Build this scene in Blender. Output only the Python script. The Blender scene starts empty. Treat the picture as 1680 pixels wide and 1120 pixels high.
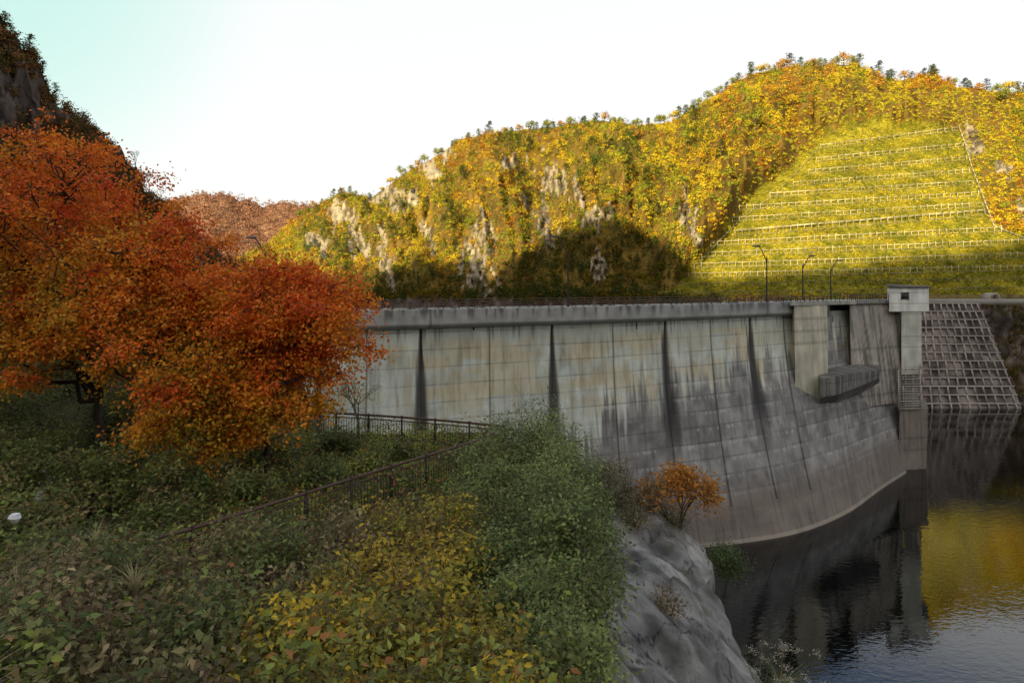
import bpy, math, numpy as np
from mathutils import Vector, Matrix
rng=np.random.default_rng(7)
F=1050.0; H0=465.0
sc=bpy.context.scene; col=sc.collection
# ------------------------------------------------ noise
def _h(a,b,c,seed):
    n=(a*374761393+b*668265263+c*1274126177+seed*982451653)&0xffffffff
    n=((n^(n>>13))*1274126177)&0xffffffff
    n=((n^(n>>16))*2246822519)&0xffffffff
    return ((n^(n>>15))&0xffffff)/float(0xffffff)
def vn(x,y,z=0.0,seed=0):
    x,y,z=np.broadcast_arrays(np.asarray(x,float),np.asarray(y,float),np.asarray(z,float))
    xi=np.floor(x).astype(np.int64);yi=np.floor(y).astype(np.int64);zi=np.floor(z).astype(np.int64)
    fx=x-xi;fy=y-yi;fz=z-zi
    fx=fx*fx*(3-2*fx);fy=fy*fy*(3-2*fy);fz=fz*fz*(3-2*fz)
    r=0
    for i in (0,1):
        for j in (0,1):
            for k in (0,1):
                r=r+_h(xi+i,yi+j,zi+k,seed)*(fx if i else 1-fx)*(fy if j else 1-fy)*(fz if k else 1-fz)
    return r
def fbm(x,y,z=0.0,o=4,seed=0):
    r=0;a=.5;s=0
    for i in range(o):
        r=r+a*vn(np.asarray(x)*2**i,np.asarray(y)*2**i,np.asarray(z)*2**i,seed+i*17);s+=a;a*=.5
    return r/s
def sst(a,b,x): 
    t=np.clip((x-a)/(b-a),0,1);return t*t*(3-2*t)
def lerp(a,b,t): return a+(b-a)*t
# ------------------------------------------------ materials
def nmat(name,rough=.8,bump=.3,bscale=3.0,var=.35,vscale=2.0,stretch=(1,1,1),transl=0.0,spec=.3,bdist=.1):
    m=bpy.data.materials.new(name);m.use_nodes=True;nt=m.node_tree;N=nt.nodes;L=nt.links
    b=N['Principled BSDF'];out=N['Material Output']
    b.inputs['Roughness'].default_value=rough;b.inputs['Specular IOR Level'].default_value=spec
    at=N.new('ShaderNodeAttribute');at.attribute_name='Col'
    tc=N.new('ShaderNodeTexCoord');mp=N.new('ShaderNodeMapping');mp.inputs['Scale'].default_value=stretch
    L.new(tc.outputs['Object'],mp.inputs['Vector'])
    n=N.new('ShaderNodeTexNoise');n.inputs['Scale'].default_value=vscale;n.inputs['Detail'].default_value=8;n.inputs['Roughness'].default_value=.65
    L.new(mp.outputs['Vector'],n.inputs['Vector'])
    mr=N.new('ShaderNodeMapRange');mr.inputs['From Min'].default_value=.25;mr.inputs['From Max'].default_value=.75
    mr.inputs['To Min'].default_value=1-var;mr.inputs['To Max'].default_value=1+var
    L.new(n.outputs['Fac'],mr.inputs['Value'])
    vm=N.new('ShaderNodeVectorMath');vm.operation='SCALE'
    L.new(at.outputs['Color'],vm.inputs[0]);L.new(mr.outputs['Result'],vm.inputs['Scale'])
    L.new(vm.outputs['Vector'],b.inputs['Base Color'])
    if bump>0:
        n2=N.new('ShaderNodeTexNoise');n2.inputs['Scale'].default_value=bscale;n2.inputs['Detail'].default_value=10;n2.inputs['Roughness'].default_value=.6
        L.new(mp.outputs['Vector'],n2.inputs['Vector'])
        bp=N.new('ShaderNodeBump');bp.inputs['Strength'].default_value=bump;bp.inputs['Distance'].default_value=bdist
        L.new(n2.outputs['Fac'],bp.inputs['Height']);L.new(bp.outputs['Normal'],b.inputs['Normal'])
    if transl>0:
        tr=N.new('ShaderNodeBsdfTranslucent');L.new(vm.outputs['Vector'],tr.inputs['Color'])
        mx=N.new('ShaderNodeMixShader');mx.inputs[0].default_value=transl
        L.new(b.outputs[0],mx.inputs[1]);L.new(tr.outputs[0],mx.inputs[2]);L.new(mx.outputs[0],out.inputs['Surface'])
    return m
M_leaf=nmat('foliage',rough=.55,bump=0,var=.25,vscale=3,transl=.38)
M_far=nmat('far_foliage',rough=.8,bump=0,var=.3,vscale=.15,transl=.12,spec=.1)
M_terr=nmat('hill_soil',rough=.95,bump=1,bscale=.35,var=.5,vscale=.12,spec=.1,bdist=3.0)
M_gr=nmat('rock_and_soil',rough=.9,bump=.9,bscale=2.2,var=.35,vscale=.9,spec=.2,bdist=.25)
M_conc=nmat('weathered_concrete',rough=.85,bump=.25,bscale=1.2,var=.2,vscale=.35,stretch=(1,1,.25),spec=.25,bdist=.1)
M_bark=nmat('bark',rough=.9,bump=.6,bscale=9,var=.4,vscale=5,stretch=(1,1,.3),bdist=.03)
M_metal=nmat('painted_metal',rough=.55,bump=.1,bscale=10,var=.25,vscale=3,bdist=.01)
# ------------------------------------------------ mesh helpers
def mk(name,V,Fc,C=None,mat=None,smooth=False,parent=None):
    V=np.asarray(V,np.float32).reshape(-1,3);Fc=np.asarray(Fc,np.int32);k=Fc.shape[1];n=len(Fc)
    me=bpy.data.meshes.new(name);me.vertices.add(len(V));me.vertices.foreach_set('co',V.ravel())
    me.loops.add(n*k);me.loops.foreach_set('vertex_index',Fc.ravel())
    me.polygons.add(n);me.polygons.foreach_set('loop_start',np.arange(n,dtype=np.int32)*k)
    me.update(calc_edges=True)
    if C is None: C=(.3,.3,.3)
    C=np.asarray(C,np.float32)
    if C.ndim==1: C=np.tile(C,(len(V),1))
    a=me.color_attributes.new('Col','FLOAT_COLOR','POINT')
    a.data.foreach_set('color',np.concatenate([np.clip(C,0,1),np.ones((len(V),1),np.float32)],1).astype(np.float32).ravel())
    if smooth: me.polygons.foreach_set('use_smooth',np.ones(n,bool))
    if mat: me.materials.append(mat)
    me.validate()
    o=bpy.data.objects.new(name,me);col.objects.link(o)
    if parent: o.parent=parent
    return o
def empty(name,loc):
    o=bpy.data.objects.new(name,None);o.location=loc;o.empty_display_size=.3;col.objects.link(o);return o
def setp(o,par):
    o.parent=par;o.matrix_parent_inverse=Matrix.Translation(-par.location)
    return o
def top(o,label,cat,group=None):
    o['label']=label;o['category']=cat
    if group:o['group']=group
    return o
def struct(o): o['kind']='structure';return o
def stuff(o,label=None,cat=None):
    o['kind']='stuff'
    if label:o['label']=label;o['category']=cat
    return o
def grid_faces(nu,nv):
    i=np.arange(nu-1)[:,None]*nv+np.arange(nv-1)[None,:]
    return np.stack([i,i+nv,i+nv+1,i+1],-1).reshape(-1,4)
RH=(np.array([(0,-.5,0),(.33,0,.0),(0,.5,0),(-.33,0,.0)]),np.array([(0,1,2,3)]))
LF=(np.array([(0,-.5,0),(.27,-.05,.09),(0,.5,-.08),(-.27,-.05,.09),(0,-.05,-.02)]),np.array([(0,1,2,4),(0,4,2,3)]))
def unit(v): return v/np.maximum(np.linalg.norm(v,axis=-1,keepdims=True),1e-6)
def leaf_geo(P,N,S,C,tpl=RH):
    n=len(P);t,f=tpl
    N=unit(N);T=unit(np.cross(N,rng.normal(size=(n,3))));B=np.cross(N,T)
    S=np.asarray(S)[:,None,None]
    V=P[:,None]+S*(t[None,:,0:1]*T[:,None]+t[None,:,1:2]*B[:,None]+t[None,:,2:3]*N[:,None])
    k=len(t);Fc=(np.arange(n)*k)[:,None,None]+f[None]
    return V.reshape(-1,3),Fc.reshape(-1,f.shape[1]),np.repeat(C,k,0)
def tubes(segs,n=6):
    S=np.array([list(a)+list(b)+[r0,r1] for a,b,r0,r1 in segs],float)
    P0=S[:,0:3];P1=S[:,3:6];D=unit(P1-P0)
    A=np.where(np.abs(D[:,2:3])>.95,np.array([[1.,0,0]]),np.array([[0,0,1.]]))
    U=unit(np.cross(D,A));W=np.cross(D,U)
    an=np.arange(n)*2*np.pi/n+np.pi/n
    ring=np.cos(an)[None,:,None]*U[:,None]+np.sin(an)[None,:,None]*W[:,None]
    V=np.concatenate([P0[:,None]+ring*S[:,6][:,None,None],P1[:,None]+ring*S[:,7][:,None,None]],1).reshape(-1,3)
    b=(np.arange(len(S))*2*n)[:,None]
    i=np.arange(n);j=(i+1)%n
    Fc=np.stack([b+i,b+j,b+j+n,b+i+n],-1).reshape(-1,4)
    if n==4:
        Fc=np.concatenate([Fc,(b+np.array([3,2,1,0])),(b+np.array([4,5,6,7]))],0)
    return V,Fc
def hexa(c):
    return np.array(c,float),np.array([(3,2,1,0),(4,5,6,7),(0,1,5,4),(1,2,6,5),(2,3,7,6),(3,0,4,7)])
def box(x0,x1,y0,y1,z0,z1): return hexa([(x0,y0,z0),(x1,y0,z0),(x1,y1,z0),(x0,y1,z0),(x0,y0,z1),(x1,y0,z1),(x1,y1,z1),(x0,y1,z1)])
def join(parts):
    V=[];Fc=[];o=0
    for v,f in parts: V.append(v);Fc.append(f+o);o+=len(v)
    return np.concatenate(V),np.concatenate(Fc)
def X(px,y): return (np.asarray(px)-840.)/F*y
def subdiv_box_mesh(c,n=14):
    c=np.array(c,float);parts=[]
    for q in [(0,1,5,4),(1,2,6,5),(2,3,7,6),(3,0,4,7),(4,5,6,7),(3,2,1,0)]:
        u=np.linspace(0,1,n)[:,None,None];v=np.linspace(0,1,n)[None,:,None]
        a,b,cc,d=[c[i] for i in q]
        P=(a*(1-u)+b*u)*(1-v)+(d*(1-u)+cc*u)*v
        parts.append((P.reshape(-1,3),grid_faces(n,n)))
    return join(parts)
# ------------------------------------------------ far mountain
mPX=np.array([-100,300,440,500,560,610,660,720,760,830,900,990,1040,1100,1140,1200,1240,1330,1410,1470,1530,1570,1680,1900,2300.])
mPY=np.array([490,470,400,348,315,325,288,255,232,216,208,202,208,203,180,146,122,107,108,135,125,148,152,160,220.])
mYR=np.array([480,480,470,460,450,445,430,415,400,385,375,365,360,355,350,345,340,335,335,335,335,335,335,330,320.])
mYB=np.array([330,320,310,305,300,295,285,275,265,255,240,228,222,215,210,206,204,200,200,200,200,200,199,196,190.])
def terr_mask(px,py):
    l=np.interp(py,[180,205,243,325,385,440,480],[1400,1352,1330,1225,1190,1137,1100])
    r=np.interp(py,[200,213,370,400,480],[1560,1575,1625,1720,1800])
    t_=np.interp(px,[1340,1450,1572],[222,190,204])
    w_=(fbm(px/16,py/16,0,4,seed=91)-.5)*60
    return sst(-5,5,px-l+w_)*sst(-5,5,r-px+w_*.3)*sst(-4,5,py-t_+w_*.6)*(1-sst(478,492,py))
def Mt(px,t):
    px,t=np.broadcast_arrays(np.asarray(px,float),np.asarray(t,float))
    yr=np.interp(px,mPX,mYR);yb=np.interp(px,mPX,mYB);zr=(H0-np.interp(px,mPX,mPY))*yr/F
    tc=np.clip(t,0,1)
    y=lerp(yb,yr,tc);z=-4+(zr+4)*tc
    tn=np.clip(-t,0,1);y=y-22*tn;z=z-34*tn
    tp=np.clip(t-1,0,2);y=y+tp*220;z=z-tp*150
    py0=H0-z/y*F
    l=np.interp(py0,[180,205,243,325,385,440,480],[1400,1352,1330,1225,1190,1137,1100])
    tm=sst(-22,12,px-l)*(1-sst(1640,1760,px))*sst(185,225,py0)
    env=np.sin(np.pi*np.clip(tc,0.02,.98))**.7
    rg=1-np.abs(fbm(px/75+tc*.8,tc*1.4,3.1,3,seed=5)*2-1)*2.2
    rg2=1-np.abs(fbm(px/34+tc*1.3,tc*2.6,1.7,3,seed=44)*2-1)*2.2
    d=((fbm(px/110,tc*1.6,3.1,4,seed=5)-.5)*50+rg*16+rg2*9+(fbm(px/22,tc*9,1.0,3,seed=9)-.5)*16)*env
    d=d*(1-.95*tm)
    y2=y-d;z2=z+d*.12+(fbm(px/9,t*22,0,3,seed=31)-.5)*3.0*(1-tm)*env
    return np.stack([X(px,y2),y2,z2],-1)
def proj(P): return 840+P[...,0]/P[...,1]*F, H0-P[...,2]/P[...,1]*F
def t_for(px,py):
    ts=np.linspace(-.2,1.0,240);P=Mt(px,ts);_,q=proj(P);k=int(np.argmin(np.abs(q-py)));k=min(max(k,1),238)
    a,b=(k,k+1) if (q[k]-py)*(q[k+1]-py)<=0 else (k-1,k)
    if abs(q[b]-q[a])<1e-6:return ts[k]
    return float(lerp(ts[a],ts[b],np.clip((py-q[a])/(q[b]-q[a]),0,1)))
rocks=[(548,350,20,16),(645,322,34,17),(702,272,14,22),(730,255,9,12),(905,300,22,30),(893,370,17,30),(955,325,11,20),(978,362,26,18),(800,378,20,24),(785,450,24,36),(590,400,18,24),(1130,360,12,26),(1148,392,9,10),(1590,232,15,24),(1650,280,16,12),(1675,345,8,16),(840,270,12,10),(1000,345,10,9),(630,430,16,34),(985,440,12,20),(520,400,14,16),(700,380,10,20),(860,330,8,14)]
def rock_mask(px,py):
    m=np.zeros_like(px)
    w=(fbm(px/9,py/22,0,4,seed=77)-.5)
    for a,b,c,d in rocks:
        r=np.sqrt(((px-a-(py-b)*.25)/(c*1.15))**2+((py-b)/(d*1.3))**2)+w*2.6
        m=np.maximum(m,1-sst(.80,.95,r))
    return m
nu=900
U=np.linspace(-100,2200,nu)[:,None];T=np.concatenate([np.linspace(-1,0,40),np.linspace(0,1,190)[1:],np.linspace(1,2,32)[1:]])[None,:]
nv=T.shape[1]
P=Mt(U,T);qx,qy=proj(P);rm=rock_mask(qx,qy);tm=terr_mask(qx,qy)
nz=fbm(qx/30,qy/30,0,4,seed=3)[...,None]
soil=lerp(np.array([.13,.08,.02]),np.array([.28,.18,.035]),nz)
rv=fbm(qx/4,qy/13,0,4,seed=8)
rk=lerp(np.array([.12,.09,.05]),np.array([.50,.41,.28]),sst(.3,.65,rv)[...,None])
gz=lerp(np.array([.20,.18,.02]),np.array([.38,.32,.03]),fbm(qx/25,qy/10,0,4,seed=15)[...,None])
C=lerp(soil,rk,rm[...,None]);C=lerp(C,gz,tm[...,None])
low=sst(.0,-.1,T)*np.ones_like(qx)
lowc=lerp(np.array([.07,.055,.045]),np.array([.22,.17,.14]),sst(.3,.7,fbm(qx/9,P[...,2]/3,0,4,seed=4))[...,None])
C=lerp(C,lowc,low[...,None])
P2=P.copy();P2[...,1]+=((1-np.abs(fbm(qx/7,qy/16,0,3,seed=52)*2-1))-.75)*-9*rm+(fbm(qx/8,P[...,2]/4,0,4,seed=53)-.5)*7*low
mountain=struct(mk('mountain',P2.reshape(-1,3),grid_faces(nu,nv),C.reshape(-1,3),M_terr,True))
# forest ---------------------------------------------------------------
palD=np.array([(.42,.18,.02),(.54,.31,.025),(.62,.43,.025),(.52,.42,.03),(.38,.35,.03),(.44,.21,.03),(.32,.17,.04)])
def tree_crowns(base,rad,kind,colr,K,leaf):
    n=len(base)
    d=unit(rng.normal(size=(n,K,3)));d[...,2]=np.abs(d[...,2])*1.0-.25
    r=rng.random((n,K,1))**.35
    h=rng.random((n,K,1))
    dec=d*r*np.array([1,1,1.05])+np.array([0,0,.9])
    dec=dec*(1+.25*np.sin(d[...,0:1]*5+d[...,1:2]*7+base[:,None,0:1]))
    con=np.concatenate([d[...,0:2]*(1-h*h)*.85,h*2.5],-1)
    off=np.where(kind[:,None,None]==1,con,dec)*rad[:,None,None]
    P=base[:,None]+off
    N=d+rng.normal(size=d.shape)*.4;N[...,2]+=.3
    shade=.72+.5*rng.random((n,K,1))
    C=colr[:,None]*shade
    S=leaf*(.7+.6*rng.random(n*K))
    return leaf_geo(P.reshape(-1,3),N.reshape(-1,3),S,C.reshape(-1,3))
n=27000
px=rng.uniform(390,1800,n);t=rng.uniform(-.12,1.05,n)
P=Mt(px,t);qx,qy=proj(P)
rmk=rock_mask(qx,qy);gap=fbm(qx/13,qy/15,0,3,seed=45);tmk=terr_mask(qx,qy)
keep=((rmk<.35)|(rng.random(n)<.2))&(tmk<.3)&~((qx>1480)&(qy>470))&((gap<.60)|(rng.random(n)<.35))
P=P[keep];qx=qx[keep];qy=qy[keep];t=t[keep];rmk=rmk[keep];n=len(P)
ci=fbm(qx/60,qy/45,0,4,seed=21);conp=np.clip(.10+1.6*(fbm(qx/28,qy/24,0,3,seed=40)-.46),0.03,.85)
conp=np.where(qx<1120,conp*1.15,conp*.4)
shadow_zone=(qy>np.interp(qx,[400,650,760,950,1050,1130,1180],[470,450,455,385,385,430,470]))&(qx<1180)
conp=np.where(shadow_zone,conp+.3,conp)
near=(qx>1130)&(qx<1660)&(qy>150)&((qx-np.interp(qy,[180,243,325,440],[1400,1330,1225,1137]))>-60)   # low shrubs around the terraces
kind=((rng.random(n)<conp)&~near).astype(int)
gn=fbm(qx/22,qy/22,0,3,seed=47)
isgreen=(gn>.52)&(rng.random(n)<.65)
k=np.clip(((ci-.3)*11+rng.normal(size=n)*1.0),0,6).astype(int)
c=palD[k].copy()
yl=rng.random(n)<np.where(qx>1050,.42,.2);c[yl]=np.array([.64,.47,.02])
c[isgreen]=np.array([.27,.29,.025])
og=fbm(qx/30,qy/30,0,2,seed=49);c[(qx>1150)&(qy<175)&(og>.5)&(rng.random(n)<.65)]=np.array([.48,.24,.025])
c[near&(qy<260)&(rng.random(n)<.7)]=np.array([.48,.41,.03])
c[shadow_zone&(kind==0)]*=.3  # crowns under the cast shadow: extra shade put into their colour
c[kind==1]=np.array([.085,.115,.02])
c[shadow_zone&(kind==1)]*=.6
c*=rng.uniform(.75,1.15,(n,1))
rad=rng.uniform(.9,2.1,n);rad*=np.where((rng.random(n)<.35)|(rmk>.35)|near,.6,1);rad*=np.where(kind==1,1.15,1)
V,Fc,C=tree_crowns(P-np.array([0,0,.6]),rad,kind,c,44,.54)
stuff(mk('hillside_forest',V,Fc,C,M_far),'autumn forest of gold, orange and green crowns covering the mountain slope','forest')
n=24000
px=rng.uniform(1100,1820,n);t=rng.uniform(0,.9,n);P=Mt(px,t);qx,qy=proj(P)
keep=terr_mask(qx,qy)>.25;P=P[keep];qx=qx[keep];qy=qy[keep];n=len(P)
big=rng.random(n)<.04
gm=fbm(qx/20,qy/9,0,4,seed=48)[:,None]
c=lerp(np.array([.25,.25,.02]),np.array([.62,.49,.03]),sst(.38,.62,gm))*rng.uniform(.7,1.15,(n,1));c[big]=(.16,.19,.02)
V,Fc,C=tree_crowns(P-np.array([0,0,.40]),np.where(big,rng.uniform(.9,1.8,n),rng.uniform(.35,.85,n)),np.zeros(n,int),c,13,.45)
stuff(mk('terrace_grass',V,Fc,C,M_far),'yellow-green grass and low shrubs covering the terraced slope','grass')
rows=[(1345,243,1572,213),(1338,264,1578,240),(1325,284,1583,262),(1300,304,1588,283),(1262,322,1594,302),(1212,343,1603,320),(1200,362,1610,338),(1205,386,1613,352),(1165,402,1640,378),(1150,420,1690,398),(1138,438,1700,420),(1128,454,1740,440),(1110,470,1740,458),(1104,484,1740,474)]
def row_pts(a,b,c,d,n):
    return np.array([Mt(lerp(a,c,s),t_for(lerp(a,c,s),lerp(b,d,s))) for s in np.linspace(0,1,n)])
for ri,(a,b,c_,d) in enumerate(rows):
    n=max(12,int((c_-a)/11));R=row_pts(a,b,c_,d,n);h=1.15 if ri!=7 else 1.7
    dark=ri>=12
    if dark:h=.8
    r_=.125 if not dark else .1
    if ri in (0,4): r_=.17
    if ri==7:r_=.30
    segs=[]
    for i in range(n-1):
        segs.append((R[i]+[0,-.6,h],R[i+1]+[0,-.6,h],r_,r_))
        if not dark: segs.append((R[i]+[0,-1.2,-.3],R[i+1]+[0,-1.2,-.3],.07,.07))
    for i in range(n): segs.append((R[i]+[0,-.95,-.9],R[i]+[0,-.75,h+(.6 if rng.random()<.5 else .1)],.13 if not dark else .1,.12 if not dark else .1))
    V,Fc=tubes(segs,4)
    cc=np.array((.56,.49,.32)) if not dark else np.array((.2,.17,.13))
    cv=cc*np.clip(.05+1.6*fbm(V[:,0]/6,V[:,2]/3,0,3,seed=ri),.25,1.2)[:,None]
    top(mk('retaining_frame',V,Fc,cv,M_conc),'low pale concrete retaining frame running across the terraced slope' if not dark else 'brown rail fence along the road at the foot of the slope','retaining wall' if not dark else 'fence','retaining frames on the terraced slope' if not dark else 'rail fences at the slope foot')
for pts,r_,lb in [([(1572,212),(1582,240),(1592,275),(1605,310),(1618,345),(1628,372),(1660,385),(1690,398)],.26,'pale concrete drain channel edging the terraced slope'),([(1342,244),(1310,280),(1270,320),(1215,360),(1175,400),(1140,440)],.12,'narrow concrete drain channel on the shrubby edge of the terraces')]:
    E=[]
    for (a,b),(c_,d) in zip(pts[:-1],pts[1:]):
        for s in (0,.25,.5,.75): E.append(Mt(lerp(a,c_,s),t_for(lerp(a,c_,s),lerp(b,d,s))))
    segs=[(E[i]+[0,-.8,.3],E[i+1]+[0,-.8,.3],r_,r_) for i in range(len(E)-1)]
    V,Fc=tubes(segs,4);top(mk('slope_drain',V,Fc,np.array((.44,.38,.24))*(.4+1.1*fbm(V[:,0]/5,V[:,2]/3,0,3,seed=5))[:,None],M_conc),lb,'drain')
# individual far trees ---------------------------------------------------
def far_tree(name,kind,colr,h,K=420):
    e=empty(name,(0,0,0))
    if kind=='con':
        segs=[((0,0,0),(0,0,h*.95),.22,.05)]
        layers=8;Pp=[];Nn=[]
        for i in range(layers):
            zf=.3+.66*i/layers;R=h*.30*math.sqrt(1.05-zf)*1.15
            for a in rng.uniform(0,6.28,5):
                Rr=R*rng.uniform(.6,1.15)
                q=np.array([math.cos(a)*Rr,math.sin(a)*Rr,h*zf-.05*R]);segs.append(((0,0,h*zf),tuple(q),.06,.02))
                s=rng.uniform(.45,1.05,(K//38,1));pp=np.array([0,0,h*zf])*(1-s)+q*s+rng.normal(size=(len(s),3))*[.45,.45,.22]
                Pp.append(pp);Nn.append(rng.normal(size=pp.shape)*.5+[0,0,1])
    else:
        segs=[((0,0,0),(.1,0,h*.5),.2,.12)];Pp=[];Nn=[]
        for i in range(14):
            d=unit(rng.normal(size=3));d[2]=abs(d[2])*.9-.1
            q=np.array([0,0,h*.56])+d*h*[.36,.36,.36];segs.append(((.1,0,h*.45),tuple(q),.08,.03))
            pp=q+rng.normal(size=(K//12,3))*h*.085;Pp.append(pp);Nn.append(unit(pp-[0,0,h*.5])+rng.normal(size=pp.shape)*.5)
    V,Fc=tubes(segs,5);mk('trunk',V,Fc,(.10,.075,.05),M_bark,parent=e)
    Pp=np.concatenate(Pp);Nn=np.concatenate(Nn)
    V,Fc,C=leaf_geo(Pp,Nn,rng.uniform(.4,.7,len(Pp)),np.array(colr)*rng.uniform(.65,1.3,(len(Pp),1)))
    mk('crown',V,Fc,C,M_far,parent=e);return e
tmpl=[('pine_tree','con',(.08,.10,.018),8.5,'tall dark green pine standing on the mountain slope','pine tree'),
('beech_tree','dec',(.46,.24,.03),7,'rounded orange-brown beech tree on the mountain ridge','tree'),
('birch_tree','dec',(.60,.43,.03),6.5,'golden yellow tree among darker crowns on the slope','tree'),
('pine_tree','con',(.13,.15,.02),7.5,'olive green conifer growing on the mountain ridge','pine tree'),
('oak_tree','dec',(.24,.25,.025),7,'olive green broadleaf tree on the mountain ridge','tree')]
ET=[]
for nm,kd,cl,h,lb,ct in tmpl: ET.append((far_tree(nm,kd,cl,h),nm,lb,ct))
first=[True]*5
def place(ti,loc,sz,label=None,group='trees on the mountain ridge'):
    e,nm,lb,ct=ET[ti]
    if first[ti]: o=e;first[ti]=False
    else:
        o=e.copy();col.objects.link(o)
        for ch in e.children:
            k2=ch.copy();col.objects.link(k2);k2.parent=o
    o.location=loc;o.scale=(sz,sz,sz*rng.uniform(.85,1.15));o.rotation_euler=(0,0,rng.uniform(0,6.28))
    top(o,label or lb,ct,group);return o
for i in range(90):
    p=460+i*14+rng.uniform(-6,6);q=Mt(p,1.0)
    if p<1150: ti=rng.choice([4,0,3,1,4,4,2])
    else: ti=rng.choice([1,1,2,4,3,0])
    place(int(ti),tuple(q-[0,0,2.0]),rng.uniform(.6,1.2))
for p,py,ti in [(1140,200,0),(1183,262,0),(1125,190,3),(1530,130,3),(1300,180,2),(1175,175,2),(930,290,0),(700,350,0),(740,345,3),(820,235,0),(870,255,0),(1050,230,1),(1080,360,0),(1020,330,0),(640,380,0),(560,330,0),(520,350,0),(1240,215,4),(1650,170,4),(1440,150,1),(1000,250,0),(970,240,3),(1060,300,0),(600,345,0),(760,300,0),(850,310,0)]:
    place(ti,tuple(Mt(p,t_for(p,py))-[0,0,1]),rng.uniform(.9,1.3),group='trees scattered on the mountain slope')
# ------------------------------------------------ generic ridge
def ridge(name,PX,PY,YR,YB,ZB,n,m,amp,cols,mat=M_terr,seed=1,back=150):
    U=np.linspace(PX[0],PX[-1],n)[:,None];T=np.concatenate([np.linspace(0,1,m),np.linspace(1,2,m//4)[1:]])[None,:]
    yr=np.interp(U,PX,YR);yb=np.interp(U,PX,YB);zr=(H0-np.interp(U,PX,PY))*yr/F;zb=np.interp(U,PX,ZB)
    tc=np.clip(T,0,1);tp=np.clip(T-1,0,1)
    y=lerp(yb,yr,tc)+tp*back;z=lerp(zb,zr,tc)-tp*(zr-zb)
    env=np.sin(np.pi*np.clip(tc,.02,.98))**.6
    d=(fbm(U/80,T*3,0,5,seed=seed)-.5)*amp*env
    y=y-d
    z=z+(fbm(U/14,T*12,0,4,seed=seed+3)-.5)*amp*.22*(1-tp)
    P=np.stack([X(U,y),y,z],-1)
    c=lerp(np.array(cols[0]),np.array(cols[1]),sst(.3,.7,fbm(U/16,T*14,0,4,seed=seed+9))[...,None])
    return struct(mk(name,P.reshape(-1,3),grid_faces(n,T.shape[1]),c.reshape(-1,3),mat,True)),P
o,PD=ridge('distant_mountain',[-200,250,330,380,400,430,470,490,540,650,900],[300,335,318,322,330,338,334,334,350,380,420],[950]*11,[700]*11,[-30]*11,320,80,60,[(.22,.10,.07),(.36,.20,.12)],seed=61)
pp=PD[:,:80].reshape(-1,3);pp=pp+rng.normal(size=pp.shape)*2.5
cl=lerp(np.array([.42,.20,.12]),np.array([.26,.16,.09]),rng.random((len(pp),1)))
V,Fc,C=tree_crowns(pp-[0,0,1.5],rng.uniform(2,4,len(pp)),np.zeros(len(pp),int),cl,14,1.8)
stuff(mk('distant_forest',V,Fc,C,M_far),'hazy russet forest covering the distant mountains','forest')
LPX=[-500,-200,-60,0,30,60,95,150,215,240,280,330,400,560];LPY=[-120,-60,0,42,66,100,158,205,272,305,350,395,440,520]
LYR=[105,112,120,125,128,130,133,138,146,150,157,165,180,220];LYB=[60,70,75,78,80,82,85,88,95,98,104,115,130,180]
o,PL=ridge('rocky_hill',LPX,LPY,LYR,LYB,[-4]*14,330,110,30,[(.035,.024,.02),(.14,.105,.085)],seed=88,back=60)
pp=PL[:,:112].reshape(-1,3);nm=fbm(pp[:,0]/9,pp[:,1]/9,pp[:,2]/9,3,seed=90)
pp=pp[(nm>.42)&(rng.random(len(pp))<.3)];cl=lerp(np.array([.28,.11,.035]),np.array([.10,.11,.03]),rng.random((len(pp),1)))*rng.uniform(.5,1.0,(len(pp),1))
V,Fc,C=tree_crowns(pp-[0,0,.3],rng.uniform(.5,1.5,len(pp)),np.zeros(len(pp),int),cl,40,.36)
stuff(mk('hill_shrubs',V,Fc,C,M_far),'russet and olive shrubs clinging to the rocky hillside','shrubs')
def Lt(px):
    yr=np.interp(px,LPX,LYR);return np.array([X(px,yr),yr,(H0-np.interp(px,LPX,LPY))*yr/F])
for p,s in [(-15,.6),(8,.5),(18,.4),(48,.5),(58,.35),(70,.35),(92,.35)]:
    place(0,tuple(Lt(p)-[0,0,.6]),s,'dark wind-bent pine on the crest of the rocky hill','pines on the rocky hill crest')
def bare_tree(loc,h,label,colr=(.07,.05,.04),leafc=None,name='bare_tree',trunkf=.33,spread=.45,stems=1,lean=(0,0),tr=.016):
    e=empty(name,loc);segs=[];tips=[]
    def grow(p,d,l,r,k):
        q=p+d*l;segs.append((tuple(p),tuple(q),r,r*.7))
        if k<=1: tips.append(q)
        if k==0: return
        for _ in range(3): grow(q,unit(d+rng.normal(size=3)*spread+[0,0,.1]),l*.72,r*.62,k-1)
    for s in range(stems):
        d=np.array([lean[0],lean[1],1.])+(rng.normal(size=3)*[.45,.45,.1] if stems>1 else 0)
        grow(np.zeros(3),unit(d),h*trunkf,h*tr,4)
    V,Fc=tubes(segs,5);mk('trunk',V,Fc,colr,M_bark,parent=e)
    if leafc is not None:
        tp=np.array(tips);tp=np.repeat(tp,leafc[1],0)+rng.normal(size=(len(tips)*leafc[1],3))*h*leafc[2]
        V,Fc,C=leaf_geo(tp,rng.normal(size=tp.shape)+[0,0,.6],rng.uniform(.6,1.2,len(tp))*leafc[3],np.array(leafc[0])*rng.uniform(.6,1.4,(len(tp),1)),LF)
        mk('crown',V,Fc,C,M_leaf,parent=e)
    top(e,label,'tree');return e
for p,h in [(222,6),(245,5.5),(262,4)]:
    bare_tree(tuple(Lt(p)-[0,0,.8]),h,'bare thin-branched tree on the rocky hill crest')
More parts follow.
